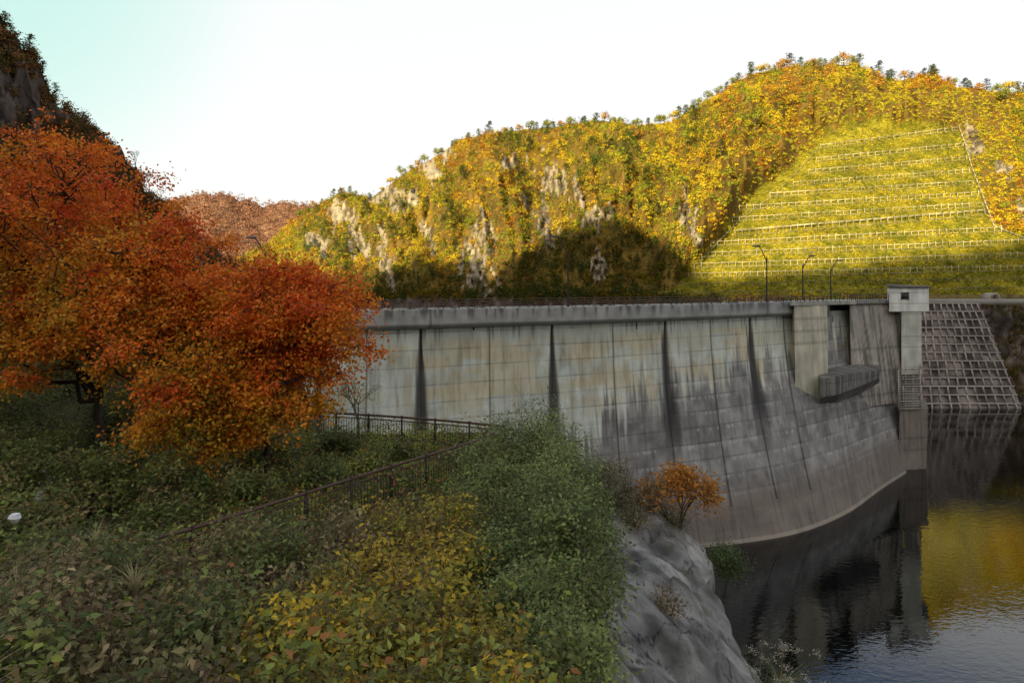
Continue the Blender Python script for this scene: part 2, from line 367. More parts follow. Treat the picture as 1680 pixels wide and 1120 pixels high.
# ------------------------------------------------ ridge behind, that keeps the gorge in shade
el=math.radians(14);sd=np.array([.5,.866]);te=math.tan(el)
bx=[400,560,610,645,668,700,722,755,790,815,838,880,935,970,1010,1045,1065,1095,1120,1150,1200,1300,1400,1550,1700,2000]
by=[478,480,478,458,430,414,440,460,462,454,424,404,372,362,366,364,384,396,420,446,456,448,442,420,388,370]
xo=[];ho=[]
for a,b in zip(bx,by):
    q=Mt(a,t_for(a,b));k=(q[1]+400)/sd[1];xo.append(q[0]-k*sd[0]);ho.append(q[2]+k*te)
o_=np.argsort(xo);xo=np.array(xo)[o_];ho=np.array(ho)[o_]
xs=np.linspace(-1300,500,700)[:,None]
hh=np.interp(xs,xo,ho);s=np.array([0,.25,.5,.75,.9,1,1.2,1.6,2.])[None,:]
yy=-120-280*np.minimum(s,1)-300*np.clip(s-1,0,1)
zz=-36+(hh+36)*np.where(s<=1,s**1.1,1-(s-1)*.9)+(fbm(xs/12,s*5,0,3,seed=2)-.5)*8*np.where(np.abs(s-1)<.05,1,0)
struct(mk('shaded_mountain',np.stack([xs+0*s,yy+0*xs,zz],-1).reshape(-1,3),grid_faces(700,9),(.12,.09,.04),M_terr,False))
# ------------------------------------------------ water + base ground
V=np.array([(-6000,-6000,-60),(6000,-6000,-60),(6000,6000,-60),(-6000,6000,-60)],float)
struct(mk('ground',V,[(0,1,2,3)],(.08,.07,.04),M_terr))
mw=bpy.data.materials.new('reservoir_water');mw.use_nodes=True;nt=mw.node_tree;b=nt.nodes['Principled BSDF']
b.inputs['Base Color'].default_value=(.001,.002,.002,1);b.inputs['Roughness'].default_value=.01;b.inputs['IOR'].default_value=1.75
tc=nt.nodes.new('ShaderNodeTexCoord');mp=nt.nodes.new('ShaderNodeMapping');mp.inputs['Scale'].default_value=(1,1.8,1);mp.inputs['Rotation'].default_value=(0,0,.5)
n1=nt.nodes.new('ShaderNodeTexNoise');n1.inputs['Scale'].default_value=1.1;n1.inputs['Detail'].default_value=2
n2=nt.nodes.new('ShaderNodeTexNoise');n2.inputs['Scale'].default_value=.045;n2.inputs['Detail'].default_value=2
mr=nt.nodes.new('ShaderNodeMapRange');mr.inputs['From Min'].default_value=.35;mr.inputs['From Max'].default_value=.65;mr.inputs['To Min'].default_value=.2;mr.inputs['To Max'].default_value=.8
ml=nt.nodes.new('ShaderNodeMath');ml.operation='MULTIPLY'
bp=nt.nodes.new('ShaderNodeBump');bp.inputs['Strength'].default_value=.3;bp.inputs['Distance'].default_value=.09
L=nt.links;L.new(tc.outputs['Object'],mp.inputs['Vector']);L.new(mp.outputs[0],n1.inputs['Vector']);L.new(tc.outputs['Object'],n2.inputs['Vector'])
L.new(n2.outputs['Fac'],mr.inputs['Value'])
L.new(n1.outputs['Fac'],ml.inputs[0]);L.new(mr.outputs[0],ml.inputs[1]);L.new(ml.outputs[0],bp.inputs['Height']);L.new(bp.outputs[0],b.inputs['Normal'])
V=np.array([(-150,-350,-34),(700,-350,-34),(700,230,-34),(-150,230,-34)],float)
struct(mk('water',V,[(0,1,2,3)],(.01,.01,.01),mw))
# ------------------------------------------------ dam
tpx=np.array([150,400,610,690,803,905,1005,1090,1165,1230,1285,1350,1475.]);ty=np.array([64,67.5,73,75.2,79,82.5,86.5,91,95.5,101,106,113,128.])
bpx=np.array([150,400,600,690,808,920,1030,1125,1210,1290,1345,1400,1487.]);by_=np.array([60,62,66,69,73.5,77,80,82,83.6,86,89.5,95.7,115.])
NA=1100
A=np.linspace(150,1478,NA)
def smooth(a,k=31):
    w=np.hanning(k);w/=w.sum();p=np.pad(a,(k//2,k//2),mode='reflect',reflect_type='odd');return np.convolve(p,w,'valid')
TY=smooth(np.interp(A,tpx,ty),67);TP=A;BP=smooth(np.interp(A,tpx,bpx),67);BY=smooth(np.interp(A,tpx,by_),89)
TX=X(TP,TY);BX=X(BP,BY)
NZ=320
Z=np.linspace(-4.9,-36.5,NZ)
w=np.clip((-5-Z)/29.,0,1.2)**1.6
PXd=lerp(TX[:,None],BX[:,None],w[None]);PYd=lerp(TY[:,None],BY[:,None],w[None]);ZZ=np.broadcast_to(Z[None],PXd.shape)
a=A[:,None]+0*ZZ;z=-ZZ
arc=np.concatenate([[0],np.cumsum(np.hypot(np.diff(TX),np.diff(TY)))])[:,None]+0*ZZ
joints=[520,602,690,803,905,1005,1090,1165,1230,1285];wed=[520,690,905,1090,1230]
LH=2.05
bi=np.searchsorted(joints,A)[:,None]+0*z.astype(int);li=np.floor((z+.3)/LH).astype(int)
blk=_h(bi.astype(np.int64),li.astype(np.int64),0*li.astype(np.int64),5)
blk2=_h(bi.astype(np.int64),li.astype(np.int64)//2,3+0*li.astype(np.int64),9)
base=np.array([.55,.585,.52])*np.ones(z.shape+(1,))
base=base*(.86+.2*blk[...,None])*(.76+.48*fbm(arc/2.5,z/2.5,0,7,seed=1)[...,None])
wh=sst(.48,.66,fbm(arc/2.2,z/2.0,0,5,seed=101))*sst(7,10,z)
base=lerp(base,np.array([.66,.72,.70]),(wh*.5)[...,None])
ye=sst(.42,.60,fbm(arc/5,z/1.6,0,5,seed=6))*sst(6.2,7.5,z)*(1-sst(12.5,19,z))*(.35+.65*(blk2>.35))
base=lerp(base,np.array([.58,.46,.25])*np.ones(3),(ye*.5)[...,None])
ye2=sst(.5,.68,fbm(arc/.5,z/3,0,4,seed=16))*sst(5.5,9,z)*(1-sst(14,20,z))
base=lerp(base,np.array([.34,.26,.14]),(ye2*.4)[...,None])
st=fbm(arc/.45,z/7,0,4,seed=11);st2=fbm(arc/2.2,z/14,0,3,seed=14)
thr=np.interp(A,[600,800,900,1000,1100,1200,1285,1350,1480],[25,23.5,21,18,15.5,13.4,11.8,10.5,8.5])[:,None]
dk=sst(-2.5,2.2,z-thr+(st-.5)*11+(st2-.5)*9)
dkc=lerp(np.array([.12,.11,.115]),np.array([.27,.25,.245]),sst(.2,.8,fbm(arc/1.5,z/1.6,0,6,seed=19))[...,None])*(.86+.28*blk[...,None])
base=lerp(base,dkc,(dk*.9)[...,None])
dr=sst(.56,.72,st)*sst(5,8,z);base=base*(1-.22*dr[...,None])
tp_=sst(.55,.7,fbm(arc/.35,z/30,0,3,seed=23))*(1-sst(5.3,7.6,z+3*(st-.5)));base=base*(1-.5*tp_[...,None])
fr=((z+.3)/LH)%1
eff=sst(.0,.1,fr)*(1-sst(.12,.34,fr))*sst(.46,.64,fbm(arc/.3,z/.9,0,4,seed=29))*sst(.44,.6,fbm(arc/6,z/4,0,2,seed=33))
base=lerp(base,np.array([.58,.57,.54]),(eff*.42)[...,None])
ln_=sst(.3,.6,fbm(arc/3,z/2,0,3,seed=35))
base=base*(1-(.15+.3*ln_)*np.exp(-((fr-.96)/.035)**2))[...,None]
fv=(arc/3.7)%1
base=base*np.where((fv>.985)&(z<27),.93,1)[...,None]
band=sst(26,30.5,z+(fbm(arc/5,z/3,0,4,seed=37)-.5)*2.5)
bc=lerp(np.array([.13,.105,.09]),np.array([.22,.18,.15]),fbm(arc/8,z*.8,0,5,seed=39)[...,None])*(1-.25*sst(.5,.7,st)[...,None])
base=lerp(base,bc,(band*.88)[...,None])
base=lerp(base,np.array([.36,.31,.25]),(sst(33.5,33.65,z)*.6)[...,None])
for j in joints: base=base*(1-.8*np.exp(-((a-j)/1.2)**2)*(z<30))[...,None]
groove=np.zeros_like(z)
for j in wed:
    hw=lerp(2.0,12.0,np.clip((z-5.5)/13,0,1))+7.0*(st-.5)
    m=(1-sst(hw*.5,hw*1.35,np.abs(a-j-(z-5)*.05)))*(1-sst(17,28,z));groove=np.maximum(groove,m)
    base=lerp(base,np.array([.03,.028,.03]),(m*.9)[...,None])
PYd=PYd+groove*.35
dam=empty('dam',(20,90,-34));top(dam,'curved concrete dam with stained upstream face rising from the reservoir','dam')
setp(mk('dam_wall',np.stack([PXd,PYd,ZZ],-1).reshape(-1,3),grid_faces(NA,NZ),base.reshape(-1,3),M_conc,True),dam)
tx=np.gradient(TX);tyy=np.gradient(TY);ln=np.hypot(tx,tyy);nx=tyy/ln;ny=-tx/ln
def sweep(prof,i0=0,i1=NA,step=3):
    idx=np.arange(i0,i1,step);prof=np.array(prof,float)
    P=np.stack([TX[idx][:,None]+nx[idx][:,None]*prof[:,0],TY[idx][:,None]+ny[idx][:,None]*prof[:,0],np.broadcast_to(prof[:,1],(len(idx),len(prof)))],-1)
    return P,grid_faces(len(idx),len(prof)),idx
zs=np.linspace(-3,-4.75,14)
prof=[(-5.2,-5.3),(-5.2,-3.0),(-4.8,-3.0),(-4.8,-3.25),(.9,-3.25),(.9,-3.0)]+[(1.25,q) for q in zs]+[(1.1,-4.95),(.35,-5.3),(-.3,-5.3)]
P,Fc,idx=sweep(prof,0,NA-104)
ar=arc[idx,0][:,None];zz=P[...,2]
c=np.array([.34,.34,.33])*(.7+.6*fbm(ar/1.2,zz/1.0,0,4,seed=41))[...,None]
c=c*(1-.6*(sst(.5,.62,fbm(ar/.35,zz/6,0,3,seed=43))*sst(-4.9,-3.2,zz))[...,None])
c=c*np.where(((ar/3.8)%1)>.975,.45,1)[...,None]
setp(mk('deck',P.reshape(-1,3),Fc,c.reshape(-1,3),M_conc),dam)
def rail_on_curve(i0,i1,off,z0,h,parent):
    idx=np.arange(i0,i1,6);q=np.stack([TX[idx]+nx[idx]*off,TY[idx]+ny[idx]*off,np.full(len(idx),z0)],-1)
    segs=[]
    for k in range(len(q)-1):
        for hh_ in (h,h*.62,h*.3): segs.append((q[k]+[0,0,hh_],q[k+1]+[0,0,hh_],.05 if hh_<h else .07,.05 if hh_<h else .07))
    d=np.concatenate([[0],np.cumsum(np.linalg.norm(np.diff(q,axis=0),axis=1))])
    for s in np.arange(0,d[-1],2.0):
        p=np.array([np.interp(s,d,q[:,i]) for i in range(3)]);segs.append((p,p+[0,0,h],.07,.07))
    V,Fc=tubes(segs,4);setp(mk('guard_rail',V,Fc,(.10,.06,.05),M_metal),parent)
rail_on_curve(0,NA-104,1.05,-3.0,.75,dam);rail_on_curve(0,NA-104,-5.0,-3.0,.95,dam)
def cblock(name,corn,c0,parent,stain=.5,n=50,seed=0,colm=M_conc):
    V,Fc=subdiv_box_mesh(corn,n)
    s=V[:,0]*.8+V[:,1]*.6
    c=np.array(c0)*(.7+.6*fbm(s/1.5,V[:,2]/1.5,0,5,seed=seed))[:,None]
    m=sst(.45,.7,fbm(s/.4,V[:,2]/7,0,4,seed=seed+2))*stain
    c=c*(1-.7*m)[:,None]
    lf=((-V[:,2]+.3)/LH)%1;c=c*np.where(lf>.92,.7,1)[:,None]
    o=mk(name,V,Fc,c,colm);setp(o,parent);return o
def B(pxy,z0,z1,pxy_b=None):
    b_=pxy_b or pxy
    return [(X(p,y),y,z0) for p,y in b_]+[(X(p,y),y,z1) for p,y in pxy]
cblock('pier',B([(1303,104.5),(1357,108),(1352,119),(1290,114)],-23,-3.4,[(1306,102.5),(1359,106),(1352,119),(1288,114)]),(.54,.51,.41),dam,.35,seed=3)
cblock('pier',B([(1394,116),(1476,122),(1470,133),(1388,126)],-22,-3.6,[(1398,112),(1478,119),(1470,133),(1386,122)]),(.36,.33,.29),dam,.85,seed=8)
cblock('gate',B([(1352,115),(1392,121),(1392,122),(1352,116)],-16,-3.8),(.06,.045,.04),dam,.5,n=20,seed=12,colm=M_metal)
pl=[(1346,102.2),(1374,103.6),(1408,107.4),(1443,112.6)];zt=[-15.3,-15.0,-14.9,-15.2];zf=[-18.2,-18.0,-17.3,-16.6];zb=[-22.5,-21.5,-20.6,-19.4]
for k in range(3):
    (p0,y0),(p1,y1)=pl[k],pl[k+1]
    cblock('spillway_lip',[(X(p0,y0)+.02*k,y0,zf[k]),(X(p1,y1),y1,zf[k+1]),(X(p1,y1+8),y1+8,zb[k+1]),(X(p0,y0+8),y0+8,zb[k]),(X(p0,y0)+.02*k,y0,zt[k]),(X(p1,y1),y1,zt[k+1]),(X(p1,y1+8),y1+8,zt[k+1]+.5),(X(p0,y0+8),y0+8,zt[k]+.5)],(.21,.20,.19),dam,.8,n=26,seed=15)
cblock('deck_slab',B([(1296,103.6),(1405,111.5),(1405,122),(1290,116)],-3.6,-3.0),(.36,.36,.33),dam,.4,n=20,seed=18)
cblock('deck_slab',B([(1392,115),(1480,121.5),(1476,134),(1388,127)],-3.7,-3.15),(.26,.25,.23),dam,.5,n=20,seed=19)
segs=[]
def strail(p0,p1,h,sp,r,segs):
    p0=np.array(p0,float);p1=np.array(p1,float);n=max(2,int(np.linalg.norm(p1-p0)/sp))
    for hh_ in (h,h*.5): segs.append((p0+[0,0,hh_],p1+[0,0,hh_],r,r))
    for s in np.linspace(0,1,n): q=lerp(p0,p1,s);segs.append((q,q+[0,0,h],r,r))
strail((X(1298,104),104,-3),(X(1404,112),112,-3),1.0,1.0,.05,segs)
strail((X(1394,115.3),115.3,-3.15),(X(1478,121.7),121.7,-3.15),1.15,.5,.05,segs)
strail((X(1352,122),122,-3),(X(1470,134),134,-3),1.0,1.0,.05,segs)
V,Fc=tubes(segs,4);setp(mk('guard_rail',V,Fc,(.06,.04,.035),M_metal),dam)
tw=empty('intake_tower',(X(1495,120),120,-34));top(tw,'pale concrete intake tower with small hut on top and stair cage','tower')
cblock('tower_shaft',B([(1479,119.5),(1512,120),(1510,125),(1477,124)],-17,-5),(.58,.59,.52),tw,.2,seed=22)
cblock('tower_shaft',B([(1476,117),(1523,118),(1519,126),(1472,124)],-36,-23,[(1474,116.5),(1519,117.5),(1517,126),(1472,124)]),(.22,.19,.165),tw,.4,seed=23)
cblock('tower_core',B([(1484,121),(1506,121.5),(1505,124),(1483,123)],-23,-17),(.2,.19,.18),tw,.4,n=12,seed=24)
hut=cblock('hut_wall',B([(1459,119),(1524,120),(1521,127),(1456,125)],-5.2,-.75,None),(.74,.76,.72),tw,.2,seed=27)
V,Fc=hexa(B([(1457,118.6),(1526,119.6),(1523,127.4),(1454,125.4)],-.75,-.45));V[[4,7],2]=-.1
setp(mk('roof',V,Fc,(.2,.19,.18),M_conc),tw)
def quadbox(p0,p1,z0,z1,t=.06):
    a_=np.array([X(*p0),p0[1]]);b_=np.array([X(*p1),p1[1]]);d=unit(b_-a_);nn=np.array([d[1],-d[0]])*t
    c=[a_+nn,b_+nn,b_-nn,a_-nn];return hexa([(q[0],q[1],z0) for q in c]+[(q[0],q[1],z1) for q in c])
V,Fc=quadbox((1478,119.32),(1491,119.5),-2.9,-1.7);setp(mk('window',V,Fc,(.03,.035,.04),M_metal),tw)
parts=[quadbox((1477,119.28),(1492,119.48),q,q+.1,.1) for q in (-3.0,-1.7)]
V,Fc=join(parts);setp(mk('window_frame',V,Fc,(.3,.3,.28),M_metal),tw)
segs=[]
for zz_ in np.arange(-22.8,-16,1.35):
    cs=[(X(1474,116.5),116.5),(X(1510,117),117),(X(1510,120),120),(X(1474,119.5),119.5)]
    for k in range(4):
        p=cs[k];q=cs[(k+1)%4];strail((p[0],p[1],zz_),(q[0],q[1],zz_),.9,.9,.06,segs);segs.append(((p[0],p[1],zz_),(q[0],q[1],zz_),.11,.11))
for p in cs: segs.append(((p[0],p[1],-23),(p[0],p[1],-15.6),.12,.12))
V,Fc=tubes(segs,4);setp(mk('stair_cage',V,Fc,(.42,.38,.34),M_metal),tw)
# lamps
def lamp(px,y,ztop,name='street_lamp',base=-3.1,dirx=-1):
    e=empty(name,(X(px,y),y,base));h=ztop-base
    V,Fc=tubes([((0,0,0),(0,0,.8),.2,.18),((0,0,.8),(0,0,h*.8),.12,.09)],8);mk('pole',V,Fc,(.035,.028,.028),M_metal,parent=e)
    s=[];pr=np.array([0,0,h*.70])
    for k in range(1,9):
        t_=k/8;q=np.array([dirx*1.5*t_,0,h*.70+h*.30*math.sin(t_*1.5)]);s.append((tuple(pr),tuple(q),.08,.07));pr=q
    s.append(((0,0,h*.8),(dirx*.75,0,h*.86),.05,.05))
    V,Fc=tubes(s,6);mk('arm',V,Fc,(.035,.028,.028),M_metal,parent=e)
    V,Fc=hexa([(dirx*1.2,-.25,h-.2),(dirx*2.4,-.2,h-.1),(dirx*2.4,.2,h-.1),(dirx*1.2,.25,h-.2),(dirx*1.2,-.12,h+.15),(dirx*2.4,-.08,h+.08),(dirx*2.4,.08,h+.08),(dirx*1.2,.12,h+.15)])
    mk('lamp_head',V,Fc,(.10,.09,.085),M_metal,parent=e)
    top(e,'dark curved-arm street lamp standing on the dam crest','street lamp','street lamps along the dam crest')
lamp(932,84.2,6.2);lamp(1258,106,6.2);lamp(1317,116,5.0,dirx=1);lamp(1363,127,4.6,dirx=1);lamp(436,78,5.6)
# far bank
def sheet(q,n,m): 
    u=np.linspace(0,1,n)[:,None,None];v=np.linspace(0,1,m)[None,:,None];a_,b_,c_,d_=[np.array(k,float) for k in q]
    return ((a_*(1-u)+b_*u)*(1-v)+(d_*(1-u)+c_*u)*v)
rw=empty('retaining_wall',(X(1560,176),176,-34));top(rw,'weathered grid-framed concrete retaining wall above the far shore','retaining wall')
Q=[(X(1480,174),174,-35.5),(X(1680,174),174,-35.5),(X(1606,181),181,-5.6),(X(1480,181),181,-5.6)]
P=sheet(Q,60,80);fz_=fbm(P[...,0]/3,P[...,2]/3,0,5,seed=55)
c=lerp(np.array([.08,.065,.06]),np.array([.28,.24,.22]),sst(.3,.7,fz_)[...,None]);P[...,1]-=(fz_-.5)*1.0
setp(mk('wall_face',P.reshape(-1,3),grid_faces(60,80),c.reshape(-1,3),M_conc),rw)
segs=[]
def Q2(u,v): a_,b_,c_,d_=[np.array(k) for k in Q];return (a_*(1-u)+b_*u)*(1-v)+(d_*(1-u)+c_*u)*v
NV=13
for v in np.linspace(.02,1,NV+1):
    segs.append((Q2(0,v)+[0,-.45,0],Q2(1,v)+[0,-.45,0],.25,.25))
for k in range(13):
    for j in range(NV):
        u=(k+.25*(j//3%2)+.12*rng.random())/12.6
        if u<1: segs.append((Q2(u,.02+j*.98/NV)+[0,-.45,0],Q2(u,.02+(j+1)*.98/NV)+[0,-.45,0],.22,.22))
V,Fc=tubes(segs,4);cv=np.array((.36,.32,.29))*(.4+1.1*fbm(V[:,0]/3,V[:,2]/4,0,3,seed=57))[:,None]
setp(mk('wall_frame',V,Fc,cv,M_conc),rw)
V,Fc=box(X(1515,184),X(1900,184),182,186,-6,-4.4);struct(mk('road',V,Fc,(.3,.29,.26),M_conc))
segs=[];strail((X(1515,183),183,-4.4),(X(1850,183),183,-4.4),1.1,3,.09,segs)
V,Fc=tubes(segs,4);top(mk('guard_rail',V,Fc,(.25,.2,.17),M_metal),'low brown guard rail along the far shore road','guard rail')
th=np.linspace(0,np.pi,16);v_=[]
for yy_ in (188,192):
    for r in (1.5,1.0): v_.append(np.stack([X(1642,186)+np.cos(th)*r,np.full(16,yy_),-4.4+np.sin(th)*r*1.1],-1))
V=np.concatenate(v_);f=[]
for i in range(15): f+=[(i,i+1,17+i,16+i),(i,32+i,33+i,i+1),(16+i,17+i,49+i,48+i),(32+i,48+i,49+i,33+i)]
top(mk('tunnel_portal',V,f,(.4,.37,.3),M_conc),'small arched pale concrete portal beside the far shore road','tunnel')
n=1500;px=rng.uniform(1590,1950,n);t=rng.uniform(-.85,-.02,n);P=Mt(px,t);kp=(fbm(px/14,t*7,0,3,seed=59)>.42)&(px>1605+60*np.clip(-t,0,1));P=P[kp]
cl=lerp(np.array([.07,.08,.02]),np.array([.22,.13,.035]),rng.random((len(P),1)));V,Fc,C=tree_crowns(P-[0,0,.4],rng.uniform(.5,1.3,len(P)),np.zeros(len(P),int),cl,45,.4)
stuff(mk('shore_shrubs',V,Fc,C,M_far),'dark scrub growing on the far rocky shore','shrubs')
# ------------------------------------------------ foreground terrain
def G(x,y):
    x,y=np.broadcast_arrays(np.asarray(x,float),np.asarray(y,float))
    z=np.interp(y,[-60,0,1.2,3,6,10,14,20,23,36],[-1.6,-1.6,-2.2,-3.4,-5.0,-6.3,-7.4,-8.4,-8.6,-8.6])
    wl=sst(-14,-26,x)
    dr=np.maximum(0,y-37)*1.1
    z=z-np.minimum(dr,34)*(1-wl)+wl*np.interp(y,[0,36,60,90],[0,0,5.2,5.4])
    xe=np.interp(y,[-60,0,8,12,15,20,24,27,32,40],[0.6,.6,.8,.9,1.1,1.4,2.0,2.4,.6,-3])+ (fbm(y/2,0,0,3,seed=70)-.5)*1.0
    ov=np.maximum(0,x-xe)
    d45=np.interp(y,[2,8,12,15,18,22,25,28],[7.5,6.5,5.6,4.4,3.0,1.5,.9,1.2])
    wid=np.interp(y,[2,12,18,24,27,30],[4.0,4.9,5.6,5.1,4.0,.5])
    s1=np.minimum(ov/wid,1)
    z=z-d45*(s1**1.7)-np.maximum(0,ov-wid)*4.0+.5*np.sin(np.pi*s1)*sst(14,20,y)
    rock=sst(0.0,.35,ov)
    nrm=(fbm(x/3,y/3,z/4,6,seed=71)-.5)
    rid=1-np.abs(fbm(x/2.6+y*.3,y/4.5,0,5,seed=73)*2-1)
    q_=fbm(x/2.2-y*.25,y/4.2,0,3,seed=74)*5;fac=(np.floor(q_)+sst(.8,1.0,q_-np.floor(q_)))/5
    z=z+rock*(nrm*1.0+(rid-.75)*.7+(fac-.5)*1.0)*np.minimum(1,ov)+(1-rock)*(nrm*.35)
    return np.maximum(z,-42),rock
xs=np.concatenate([np.linspace(-170,-30,60),np.linspace(-30,0,150)[1:],np.linspace(0,13,380)[1:]]);ys=np.concatenate([np.linspace(-80,-2,24),np.linspace(-2,30,540)[1:],np.linspace(30,48,70)[1:],np.linspace(48,110,40)[1:]])
xx,yy=np.meshgrid(xs,ys,indexing='ij');zz,rk=G(xx,yy)
xx2=xx+rk*(fbm(yy/2.5,zz/3,0,4,seed=79)-.5)*1.6*np.clip((xx-4)/3,0,1)
c1=lerp(np.array([.05,.045,.022]),np.array([.11,.10,.035]),fbm(xx/1.5,yy/1.5,0,4,seed=75)[...,None])
f1=fbm(xx/1.3,yy/1.3,zz/1.5,6,seed=76);c2=lerp(np.array([.15,.145,.14]),np.array([.36,.35,.335]),sst(.3,.7,f1)[...,None])
crk=np.abs(fbm(xx/1.6,yy/2.4,zz/2,5,seed=78)-.5);c2=c2*(1-.75*(1-sst(.0,.012,crk)))[...,None]
crk=np.abs(fbm(xx/.6+3,yy/1.6,zz/2,4,seed=87)-.5);c2=c2*(1-.4*(1-sst(.0,.010,crk)))[...,None]
stn=sst(.46,.68,fbm(xx/.5,yy/.5,zz/4,4,seed=83));c2=c2*(1-.4*stn)[...,None]
mo=sst(.56,.66,fbm(xx/.9,yy/.9,zz,4,seed=81))*.6;c2=lerp(c2,np.array([.085,.08,.05]),mo[...,None])
c=lerp(c1,c2,rk[...,None])
struct(mk('hillside_ground',np.stack([xx2,yy,zz],-1).reshape(-1,3),grid_faces(len(xs),len(ys)),c.reshape(-1,3),M_gr,True))
def g(x,y): return float(G(x,y)[0])
# ------------------------------------------------ fences
def fence(name,pts,h,label,bal=.16,post=2.0):
    pts=np.array(pts,float);d=np.concatenate([[0],np.cumsum(np.linalg.norm(np.diff(pts,axis=0),axis=1))])
    at=lambda s:np.array([np.interp(s,d,pts[:,i]) for i in range(3)])
    e=empty(name,tuple(pts[0]));top(e,label,'fence','brown metal fences around the planted bank')
    segs=[]
    for i in range(len(pts)-1):
        segs.append((pts[i]+[0,0,h],pts[i+1]+[0,0,h],.06,.06))
        for q in (h*.84,.12): segs.append((pts[i]+[0,0,q],pts[i+1]+[0,0,q],.032,.032))
    V,Fc=tubes(segs,6);setp(mk('rail',V,Fc,(.10,.055,.045),M_metal),e)
    segs=[]
    for s in np.arange(bal/2,d[-1],bal): q=at(s);segs.append((q+[0,0,.12],q+[0,0,h*.84],.016,.016))
    V,Fc=tubes(segs,4);o=setp(mk('balusters',V,Fc,(.05,.032,.03),M_metal),e);o['kind']='stuff'
    V,Fc=tubes([((0,0,-.3),(0,0,h+.04),.065,.065),((0,0,h+.04),(0,0,h+.09),.08,.06)],4)
    pm=None
    for s in np.arange(0,d[-1]+.01,post):
        q=at(s)
        if pm is None: pm=mk('post',V,Fc,(.05,.032,.03),M_metal);o=pm
        else: o=pm.copy();col.objects.link(o)
        o.location=q-np.array(e.location);o.parent=e
fz=-8.52
fence('fence',[(X(828,32.4),32.4,fz),(X(740,33.6),33.6,fz),(X(650,34.7),34.7,fz),(X(590,35.3),35.3,fz),(X(530,35.9),35.9,fz),(X(450,37.5),37.5,fz+.1),(X(350,40.5),40.5,fz+.3),(X(230,44),44,fz+.8),(X(120,47),47,fz+1.2)],1.3,'brown metal baluster fence at the edge of the bank')
fence('fence',[(X(822,32),32,-8.6),(-1.4,30,-8.62),(-6.3,23.1,-8.55),(-9.4,18.6,-8.5),(-12.2,15,-8.3),(-15,11.2,-8.1)],1.35,'brown metal baluster fence running down among the shrubs')
# ------------------------------------------------ maples
def limb(p0,p1,r0,r1,k=6,wob=.25,sag=.0):
    p0=np.array(p0,float);p1=np.array(p1,float);L_=np.linalg.norm(p1-p0);out=[];pr=p0
    for i in range(1,k+1):
        t_=i/k;q=lerp(p0,p1,t_)+(rng.normal(size=3)*wob*L_*.12 if i<k else 0)+np.array([0,0,sag*L_*math.sin(math.pi*t_)])
        out.append((tuple(pr),tuple(q),lerp(r0,r1,(i-1)/k),lerp(r0,r1,t_)));pr=q
    return out
pal=np.array([(.60,.06,.018),(.78,.12,.02),(.85,.22,.02),(.86,.34,.025),(.66,.37,.03),(.36,.30,.03),(.14,.17,.03)])
def maple(base,ell,npad,nl,label,shift=0.0,trr=.27,leafs=.165):
    base=np.array(base,float);e=empty('maple_tree',tuple(base));top(e,label,'maple tree','autumn maples on the planted bank')
    fork=base+np.array([rng.uniform(-.3,.3),rng.uniform(-.3,.3),2.9]);segs=limb(base-[0,0,.3],fork,trr,trr*.75,5,.15)
    mains=[]
    for (cx,cy,cz,rx,ry,rz) in ell:
        for k in range(3):
            q=np.array([cx,cy,cz])+rng.normal(size=3)*[rx*.35,ry*.35,rz*.3];s=limb(fork,q,trr*.48,trr*.15,7,.4,.03);segs+=s;mains+=[np.array(a_[1]) for a_ in s]
    mains=np.array(mains);Pp=[];Nn=[];Cc=[]
    vol=np.array([r[3]*r[5] for r in ell]);vol=vol/vol.sum()
    for k in range(npad):
        ei=rng.choice(len(ell),p=vol);cx,cy,cz,rx,ry,rz=ell[ei]
        d=unit(rng.normal(size=3));rr=rng.random()**.45
        c=np.array([cx,cy,cz])+d*rr*np.array([rx,ry,rz])*rng.uniform(.9,1.15)
        i=np.argmin(np.linalg.norm(mains-c,axis=1)+.5*(mains[:,2]>c[2]));segs+=limb(mains[i],c,.045,.01,5,.5,.06)
        R=rng.uniform(.5,1.15)*min(1,rx/2.6);n=int(nl*R*R)+40
        v=(cz+rz*.4-c[2])/(rz*1.4)
        out=np.hypot((c[0]-cx)/rx,(c[1]-cy)/ry)
        h=.5+2.8*fbm(c[0]/3,c[1]/3,c[2]/2,2,seed=95)+1.9*v-1.0*out+shift+rng.normal()*.5
        ns=rng.integers(5,9)
        for s in range(ns):
            a_=rng.uniform(0,6.28);tip=c+np.array([math.cos(a_)*R*1.4,math.sin(a_)*R*1.4,rng.normal()*.45-.15*R]);segs+=limb(c,tip,.016,.004,2,.3)
            m=n//ns;tt=rng.random((m,1))**.7
            pp=lerp(c,tip,tt)+rng.normal(size=(m,3))*[.20,.20,.17]*(.7+.6*R);Pp.append(pp);Nn.append(rng.normal(size=(m,3))*.9+[0,-.4,.6])
            hv=np.clip(h+rng.normal()*.3+rng.normal(size=m)*.4,0,5.99);k0=hv.astype(int);Cc.append(lerp(pal[k0],pal[k0+1],(hv-k0)[:,None])*rng.uniform(.6,1.2,(m,1)))
    V,Fc=tubes(segs,6);setp(mk('trunk',V,Fc,(.045,.034,.03),M_bark,True),e)
    Pp=np.concatenate(Pp);V,Fc,C=leaf_geo(Pp,np.concatenate(Nn),rng.uniform(.7,1.3,len(Pp))*leafs,np.concatenate(Cc),RH)
    setp(mk('crown',V,Fc,C,M_leaf),e)
maple((-20,31,g(-20,31)),[(-23.8,30.5,3.0,7.4,5,4.6),(-17.4,29.5,1.0,4.4,4,3.2),(-23.5,30,-2.0,6.5,4,2.6)],290,350,'large maple with orange and crimson spreading crown on the bank',.8,.26)
